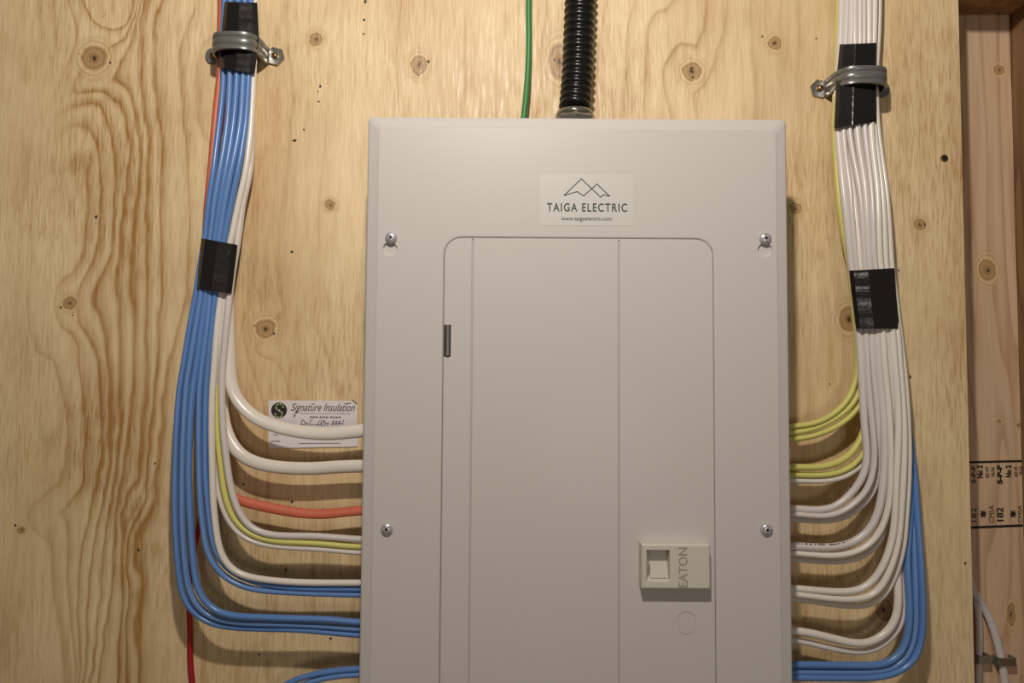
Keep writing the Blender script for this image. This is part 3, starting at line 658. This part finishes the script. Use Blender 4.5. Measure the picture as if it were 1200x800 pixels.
cable('white_cable', [(998,-60,.038),(997.5,0,.038),(997,40,.037),(994,90,.037),(994.5,148,.038),(999,180,.040),(1007,222,.041),(1011,265,.040),(1013.5,312,.039),(1017,345,.038),(1020.5,386,.039),(1023,430,.039),(1026,465,.038),(1029,500,.036),(1030.5,530,.034),(1030,553,.033),(1024,576,.032),(1010,592.5,.031),(992,606,.030),(975.5,610,.030),(950,609.8,.030),(927,607.5,.030)], GREYW,
      'thin pale cable under the two grey-white ones, lowest of the first white trio', GRW, end=ER)
r4 = cable('white_cable', [(1002.5,-60,.040),(1002,0,.040),(1002,40,.040),(1003,90,.039),(1004,148,.040),(1008,180,.041),(1014.4,220,.042),(1017,265,.041),(1019.5,312,.040),(1023.5,345,.040),(1027.5,386,.041),(1030.5,430,.041),(1034,465,.041),(1036.5,500,.041),(1037,530,.041),(1036,555,.041),(1033.5,580,.041),(1029,602,.041),(1018.5,622.5,.040),(1001,635.5,.039),(980,641,.038),(950,641,.037),(927,639.3,.036)], GREYW,
      'wide white cable with black dashes printed on it, mid right of the panel', GRW, end=ER, ra=.0040)
cable('white_cable', [(1007,-60,.040),(1007,0,.040),(1007,40,.040),(1008,90,.039),(1008.5,148,.032),(1013,185,.034),(1018,222,.036),(1020,265,.036),(1023,312,.036),(1028,345,.038),(1034,386,.042),(1037,430,.042),(1040.6,465,.042),(1043,500,.042),(1044,530,.042),(1043.5,570,.042),(1040.5,597,.042),(1032,622.5,.041),(1017.5,640,.040),(1001,648,.039),(980,651.3,.038),(950,649.8,.037),(927,647.5,.036)], WHITE,
      'white cable just below the wide printed one on the right', GRW, end=ER, ra=.0031)
cable('white_cable', [(1012,-60,.039),(1012,0,.039),(1012,40,.039),(1012,90,.038),(1012.5,148,.040),(1016,180,.041),(1020.8,220,.042),(1023,265,.042),(1025.5,312,.041),(1032,345,.040),(1038.5,386,.040),(1042.3,430,.039),(1045.8,465,.038),(1048,500,.036),(1048,530,.034),(1047,570,.033),(1045,597,.032),(1038,622,.031),(1024,643,.030),(1003,655.5,.030),(975,658.5,.030),(950,656.5,.030),(927,654.5,.030)], GREYW,
      'thin pale cable at the bottom of the second white trio on the right', GRW, end=ER, ra=.0028)
cable('white_cable', [(1018,-60,.038),(1018,0,.038),(1018,40,.037),(1018,90,.036),(1020.5,148,.039),(1023,180,.040),(1028,220,.040),(1029.5,265,.040),(1031.5,312,.040),(1038,345,.041),(1045.4,386,.042),(1049,430,.042),(1052,465,.042),(1053,500,.042),(1052,530,.042),(1050,570,.042),(1049,600,.042),(1047,625,.042),(1041.5,647,.042),(1032.5,668,.041),(1022,682.5,.040),(1009,691.5,.039),(987.5,693.5,.038),(950,691,.037),(928,688.7,.036)], WHITE,
      'cream-white cable, top of the third white trio entering the panel on the right', GRW, end=ER, ra=.0035)
cable('white_cable', [(1024.7,-60,.036),(1024.7,0,.036),(1024,40,.035),(1022,90,.034),(1024,148,.033),(1028,180,.035),(1033,220,.037),(1036,265,.037),(1038,312,.037),(1044,345,.038),(1051,386,.040),(1054.5,430,.040),(1057.5,465,.040),(1059.5,500,.041),(1059.7,530,.041),(1058,570,.041),(1056,600,.041),(1052.5,635,.041),(1046,660,.041),(1037,681,.041),(1025,697,.040),(1009,702,.039),(987.5,702.3,.038),(950,698.3,.037),(928,695.3,.036)], WHITE,
      'cream-white cable, middle of the third white trio on the right', GRW, end=ER, ra=.0034)
cable('white_cable', [(1030,-60,.026),(1030,0,.026),(1029,40,.026),(1026,90,.026),(1028,148,.030),(1032,180,.032),(1038,222,.033),(1041.5,265,.033),(1044.5,312,.033),(1048.5,345,.034),(1053.5,386,.034),(1059,430,.034),(1062,465,.035),(1064,500,.036),(1065,530,.037),(1064,570,.036),(1062,600,.036),(1058,643,.035),(1051.5,667,.034),(1043,686,.033),(1034,701,.032),(1020,709,.031),(1003,710.5,.031),(972.5,707.5,.031),(947,703.5,.031),(928,701.3,.031)], WHITE,
      'white cable at the right edge of the right bundle, bottom of the third trio', GRW, end=ER)
cable('white_cable', [(996,-60,.028),(996,40,.027),(990,148,.028),(1000,222,.032),(1004,265,.034),(1008.2,312,.036),(1016,386,.030),(1030,465,.026),(1042,530,.024),(1050,570,.023),(1052,620,.024),(1051,660,.028),(1052.5,690,.032),(1053,705,.033),(1051.5,722,.033),(1045,736,.033),(1031,748.5,.033),(1014.5,755,.033),(995,752.8,.033),(972.5,747,.033),(950,741.5,.033),(929,738.5,.033)], WHITE,
      'white cable sagging lowest on the right, upper one just above the blue cables', GRW, end=ER, ra=.0040)
cable('white_cable', [(1012,-60,.028),(1012,40,.027),(1014,148,.026),(1032,222,.030),(1036,265,.031),(1041,312,.032),(1042,386,.028),(1052,465,.026),(1060,530,.026),(1061,570,.025),(1060,620,.026),(1060,660,.027),(1060,690,.028),(1060,710,.028),(1057.5,728,.028),(1047.5,744.5,.028),(1030,759,.028),(1014.5,764,.028),(995,763.2,.028),(972.5,759,.028),(945,752.5,.028),(929,749,.028)], GREYW,
      'white cable of the lowest right sag, under its wider white neighbour', GRW, end=ER, ra=.0031)
# yellow
cable('yellow_cable', [(983,-60,.022),(982.7,0,.022),(981,45,.022),(979.5,100,.020),(977.5,148,.020),(979.5,190,.021),(981.5,220,.022),(984.5,250,.022),(989.5,282,.022),(994,302,.022),(999,345,.021),(1003.5,386,.022),(1005,420,.023),(1004,440,.024),(1000,457,.026),(992,471,.027),(982,481.5,.028),(968,491,.029),(954.5,496.5,.029),(940,498.8,.029),(926,499.5,.029)], YELLOW,
      'yellow cable showing along the left edge of the right bundle, top of the yellow fan', GRY, end=ER)
cable('yellow_cable', [(1000,-60,.016),(1000,45,.016),(992,148,.014),(1000,220,.018),(1008,312,.020),(1012,386,.022),(1013,430,.022),(1009,457,.024),(1002,470,.025),(992,481,.026),(977,491.5,.027),(963,499,.027),(950,504,.028),(937,506,.028),(926,507,.028)], YELLOW,
      'middle yellow cable of the upper yellow fan on the right', GRY, end=ER)
cable('yellow_cable', [(1007,-60,.016),(1007,45,.016),(1000,148,.014),(1008,220,.018),(1014,312,.020),(1018,386,.022),(1019,440,.022),(1013,467,.023),(1004,481,.024),(987.5,495.5,.025),(971,504.5,.026),(956,510,.026),(940,513.5,.027),(926,514.5,.027)], YELLOW,
      'lowest yellow cable of the upper yellow fan on the right', GRY, end=ER)
cable('yellow_cable', [(1012,-60,.016),(1012,45,.016),(1006,148,.014),(1014,220,.018),(1020,312,.020),(1022,386,.020),(1020,460,.020),(1015,495,.022),(1009.5,514,.024),(1002,528,.026),(993,537,.027),(981,543,.028),(965,547.3,.028),(950,547.8,.028),(937,547.5,.028),(926,547,.028)], YELLOW,
      'upper cable of the lower yellow pair on the right', GRY, end=ER, ra=.0035)
cable('yellow_cable', [(1018,-60,.016),(1018,45,.016),(1012,148,.014),(1020,220,.018),(1026,312,.020),(1027,386,.020),(1026,460,.018),(1021,505,.020),(1015,526,.022),(1007,539.5,.024),(996,548.5,.025),(980,555.2,.026),(965,557,.026),(950,557,.026),(937,556.8,.026),(926,556,.026)], YELLOW,
      'lower cable of the lower yellow pair, just above a white one', GRY, end=ER, ra=.0029)
cable('white_cable', [(1024,-60,.016),(1024,45,.016),(1017,148,.014),(1026,220,.018),(1032,312,.020),(1033,386,.020),(1031,470,.016),(1025,520,.018),(1018,536,.020),(1009,547,.022),(998,554.5,.023),(984.5,560.5,.024),(969.5,563.2,.024),(950,563.2,.024),(926,562.5,.024)], WHITE,
      'single bright white cable directly under the lower yellow pair', GRW, end=ER, ra=.0031)
# blue
cable('blue_cable', [(1016,-60,.008),(1016,148,.008),(1030,280,.010),(1036,386,.010),(1050,470,.014),(1058,520,.018),(1065,560,.022),(1067,590,.025),(1065.5,615,.028),(1063.3,645,.030),(1063.5,675,.032),(1065.5,700,.033),(1065.3,732,.034),(1062,753,.034),(1054.5,769,.034),(1043,777.3,.034),(1027,779.5,.034),(995,779.3,.034),(950,778.8,.034),(930,778.5,.034)], BLUE,
      'blue cable nearest the white ones on the right, top of the blue trio', GRB, end=ER, ra=.0036)
cable('blue_cable', [(1021,-60,.008),(1021,148,.008),(1036,280,.010),(1042,386,.010),(1056,470,.014),(1063,520,.018),(1068.5,560,.022),(1069.5,600,.024),(1070.5,637,.027),(1071.7,665,.029),(1072.5,700,.031),(1073,727,.031),(1071.2,748,.032),(1066,765,.032),(1055,778,.032),(1037,785.3,.032),(1015,787,.032),(980,787.2,.032),(930,786.7,.032)], BLUE2,
      'middle blue cable of the blue trio on the right', GRB, end=ER, ra=.0033)
cable('blue_cable', [(1026,-60,.008),(1026,148,.008),(1042,280,.010),(1048,386,.010),(1061,470,.014),(1067,520,.019),(1071.5,555,.023),(1073.5,585,.026),(1075.3,610,.029),(1078,645,.032),(1080.3,680,.034),(1081.5,720,.034),(1080,750,.034),(1074.5,768.5,.034),(1061,783,.034),(1042,791,.034),(1018,794,.034),(980,794.3,.034),(930,793.5,.034)], BLUE,
      'outermost blue cable on the right side, bottom of the blue trio', GRB, end=ER, ra=.0033)
# printed dashes on the wide white cable
mb = MB(); rr_ = random.Random(3)
for t in range(46):
    x = 934+(t*1.9)+rr_.uniform(-.5, .5)
    if rr_.random() < .25: continue
    y = np.interp(x, [930,950,980,1001,1018.5], [635.7,637.2,637.4,632,619.5])
    a = P(x, y, .0412 if x > 960 else .0402); mb.box(a.x-.0005, a.x+.0006, a.y-.0002, a.y+.0004, a.z-.0003, a.z+.0003)
mb.make('printed_marks', INK, r4, kind='stuff', label='row of black printed dashes')

# ------------------------------------------------------------------ tape wraps
def tape(rows, dF, dB, label, parent=None):
    """rows = [(xl, yl, xr, yr)] photo px of the silhouette"""
    prof = [(-1.0, .30), (-1.0, .84), (-.80, .98), (-.18, 1.06), (-.12, 1.08), (.66, 1.0), (.97, .90), (1.0, .30), (.8, .02), (-.8, .02)]
    ls = []
    n = 9; R_ = []
    for k in range(len(rows)-1):
        for i in range(n):
            t = i/n; R_.append(tuple(a+(b-a)*t for a, b in zip(rows[k], rows[k+1])))
    R_.append(rows[-1]); q = random.Random(int(rows[0][0]))
    for i, (xl, yl, xr, yr) in enumerate(R_):
        step = (.00035 if (i % 5) < 2 else 0)+q.uniform(-.00012, .00012)
        l = []
        for s, h in prof:
            u = (s+1)/2; d = dB+(dF-dB)*h+step
            A_ = P(xl, yl, d); B_ = P(xr, yr, d)
            p = A_.lerp(B_, u); p.y = -d; l.append(p)
        ls.append(l)
    return MB().loops(ls).make('tape_wrap', TAPE, origin=ls[0][0], label=label, cat='tape', group='black tape wraps')
tape([(263,2,302,3),(259,45,304,46),(258.5,80,299,86)], .0325, .002, 'black tape wrap under the left pipe strap')
tape([(236,279,279,287),(229,338,272,344)], .0425, .006, 'black tape wrap midway down the left blue bundle')
tape([(984,52,1027.5,50),(980,95,1027,95),(977.5,150,1028,142)], .0325, .002, 'black tape wrap under the right pipe strap')
tape([(995,317,1049,314),(998,345,1051,345),(1003,385,1055,385)], .0468, .006, 'wrinkled black tape wrap midway down the right white bundle')

# ------------------------------------------------------------------ pipe straps
def strap(c, label, r=.0238, h=.0400, side=1):
    """c = wall point between the two feet; half round band with three ribs"""
    e = empty('pipe_strap', c, label=label, cat='pipe strap', group='steel pipe straps')
    hw = .0095; prof = []
    sec = [(-1, .0), (-.93, .0016), (-.55, .0019), (-.42, .0007), (-.25, .0019), (.25, .0019), (.42, .0007), (.55, .0019), (.93, .0016), (1, .0)]
    path = []
    foot = .0315
    rc = h-r
    path += [(-foot+.0035, .0012, 0, 1), (-r-.0035, .0012, 0, 1), (-r-.0008, .0035, -.7, .7)]
    path += [(-r, .008, -1, 0)]
    for k in range(1, 18):
        a = math.pi*(1-k/18); ca, sa = math.cos(a), math.sin(a)
        nx, nd = math.copysign(abs(ca)**1.4, ca)*h/r, abs(sa)**1.3*1.6
        q = math.hypot(nx, nd); path.append((r*math.copysign(abs(ca)**.62, ca), .008+(h-.008)*sa**.62, nx/q, nd/q))
    path += [(r, .008, 1, 0), (r+.0008, .0035, .7, .7), (r+.0035, .0012, 0, 1), (foot-.0035, .0012, 0, 1)]
    ls = []
    for i, (x, d, nx, nd) in enumerate(path):
        flat = .25 if i < 2 or i > len(path)-3 else 1
        ww = hw*(.8 if i < 2 or i > len(path)-3 else 1)
        o_ = [Vector((c.x+x+nx*hh*flat, -(d+nd*hh*flat), c.z+z*ww)) for z, hh in sec]
        i_ = [Vector((c.x+x-nx*.0011, -(d-nd*.0011), c.z+z*ww)) for z, hh in reversed(sec)]
        ls.append(o_+i_)
    b = MB().loops(ls).make('strap_band', STRAPM, e, smooth=True)
    md = b.modifiers.new('es', 'EDGE_SPLIT'); md.split_angle = math.radians(50)
    for s in (-1, 1):
        cc = Vector((c.x+s*(foot+.0012), 0, c.z)); n = 24; pr = []
        hexy = (s == side)
        for lay in ((.0003, 1), (.0022, 1), (.0026, .95)):
            l = []
            for k in range(n):
                a = 2*math.pi*k/n; rad = .0088
                if hexy: rad = .0098/max(abs(math.cos(((a+.26) % (math.pi/3))-math.pi/6)), .5)*.93
                l.append(cc+Vector((rad*lay[1]*math.cos(a), -lay[0], rad*lay[1]*math.sin(a))))
            pr.append(l)
        MB().loops(pr).make('strap_foot', STEEL if hexy else STRAPM, e)
        panscrew(cc+Vector((0, -.0026, 0)), e, r=.0036, m=BRASS, ang=.5+s)
    return e
strap(P(287, 66.5, 0), 'grey two-hole pipe strap clamping the left cable bundle at the top')
strap(P(996, 105, 0), 'grey two-hole pipe strap clamping the right cable bundle at the top', side=-1, r=.0256, h=.0405)

# ------------------------------------------------------------------ conduit, connector, ground wire
cpath = catmull([P(682, -70, .034), P(681, -30, .034), P(680, 0, .034), P(678.5, 40, .035), P(677, 80, .037), P(675, 110, .041), P(673.5, 128, .045)], .0008)
L_ = [0]
for a, b in zip(cpath, cpath[1:]): L_.append(L_[-1]+(b-a).length)
pitch = .0080
def crad(s): 
    ph = (s*L_[-1]/pitch) % 1
    return .0140+.0022*(math.sin(math.pi*min(1, ph/.72)) ** .6 if ph < .72 else 0)
cond = sweep(cpath, crad, crad, 28).make('flexible_conduit', CONDUIT, smooth=True, origin=cpath[-1], label='black corrugated flexible conduit dropping into the top of the panel', cat='conduit')
cc = P(673.5, 136, .046); zb = CZT-.014
e = empty('conduit_connector', (cc.x, cc.y, zb), label='shiny metal connector nut where the black conduit meets the panel', cat='connector')
base = Vector((cc.x, cc.y, 0))
def lz(prof, n=24, hexa=False):
    ls = []
    for r, z in prof:
        ls.append([base+Vector((r*math.cos(2*math.pi*k/n), r*math.sin(2*math.pi*k/n), z)) for k in range(n)])
    return MB().loops(ls)
lz([(.0225, zb), (.0225, zb+.010), (.0212, zb+.012)], 32).make('lock_ring', NUT, e, smooth=False)
lz([(.0228, zb+.0121), (.0222, zb+.0290), (.0192, zb+.0325)], 8).make('hex_nut', NUT, e)
lz([(.0188, zb+.0326), (.0186, zb+.0355), (.0174, zb+.0378), (.0150, zb+.0388)], 32).make('collar', NUT, e, smooth=True)
cable('green_wire', [(620,-60,.022),(619.5,0,.022),(619.7,50,.022),(619,80,.022),(617,105,.024),(614.3,134,.026),(613,142,.027),(612.5,146,.028)], GREEN,
      'green ground wire running up beside the black conduit', 'green ground wire', ra=.0030, rb=.0030, cat='wire')

# ------------------------------------------------------------------ cables and staples on the recessed stud
SD2 = -.074
cable('grey_cable', [(1118,668,-.052),(1132,682,-.060),(1143,696,-.068),(1152,709,SD2),(1161,727,SD2),(1167,745,SD2),(1171,760,SD2),(1174,775,SD2),(1178,800,SD2),(1181,830,SD2),(1182,900,SD2)], GREYW,
      'pale grey cable curving out from behind the plywood onto the recessed stud', 'cables on the stud', ra=.0046, rb=.0030, sm=6)
cable('grey_cable', [(1136,676,-.07),(1142,694,-.073),(1147,720,SD2),(1147.5,760,SD2),(1146.5,800,SD2),(1146,900,SD2)], GREYW,
      'dim grey cable in the shadow right behind the plywood edge', 'cables on the stud', ra=.0036, rb=.0030)
def staple(px, py, w_, label):
    c = P(px, py, -.0795); e = empty('cable_staple', c, label=label, cat='staple', group='cable staples')
    MB().box(c.x-w_/2, c.x+w_/2, .0685, .0705, c.z-.0042, c.z+.0042).make('staple_bridge', STEEL, e)
    for s in (-1, 1):
        MB().box(c.x+s*w_/2-.0011, c.x+s*w_/2+.0011, .0690, .0798, c.z-.0046, c.z+.0046).make('staple_leg', STRAPM, e)
staple(1173, 771.5, .0185, 'metal staple holding the grey cable to the stud, bottom right')
staple(1147, 769, .0125, 'dark staple in shadow by the plywood edge, bottom right')

# screw driven in the plywood near its right edge
sc = P(1106.5, 185.5, 0)
b = MB().disc(sc, [(.0040, .0001), (.0040, .0005), (.0030, .0007)], 20).make('screw', BRASS, ply, origin=sc, label='small dark screw head')
MB().disc(sc+Vector((.0002, -.0007, .0003)), [(.0024, 0), (.0024, .0002)], 14).make('screw_recess', DARK, b)
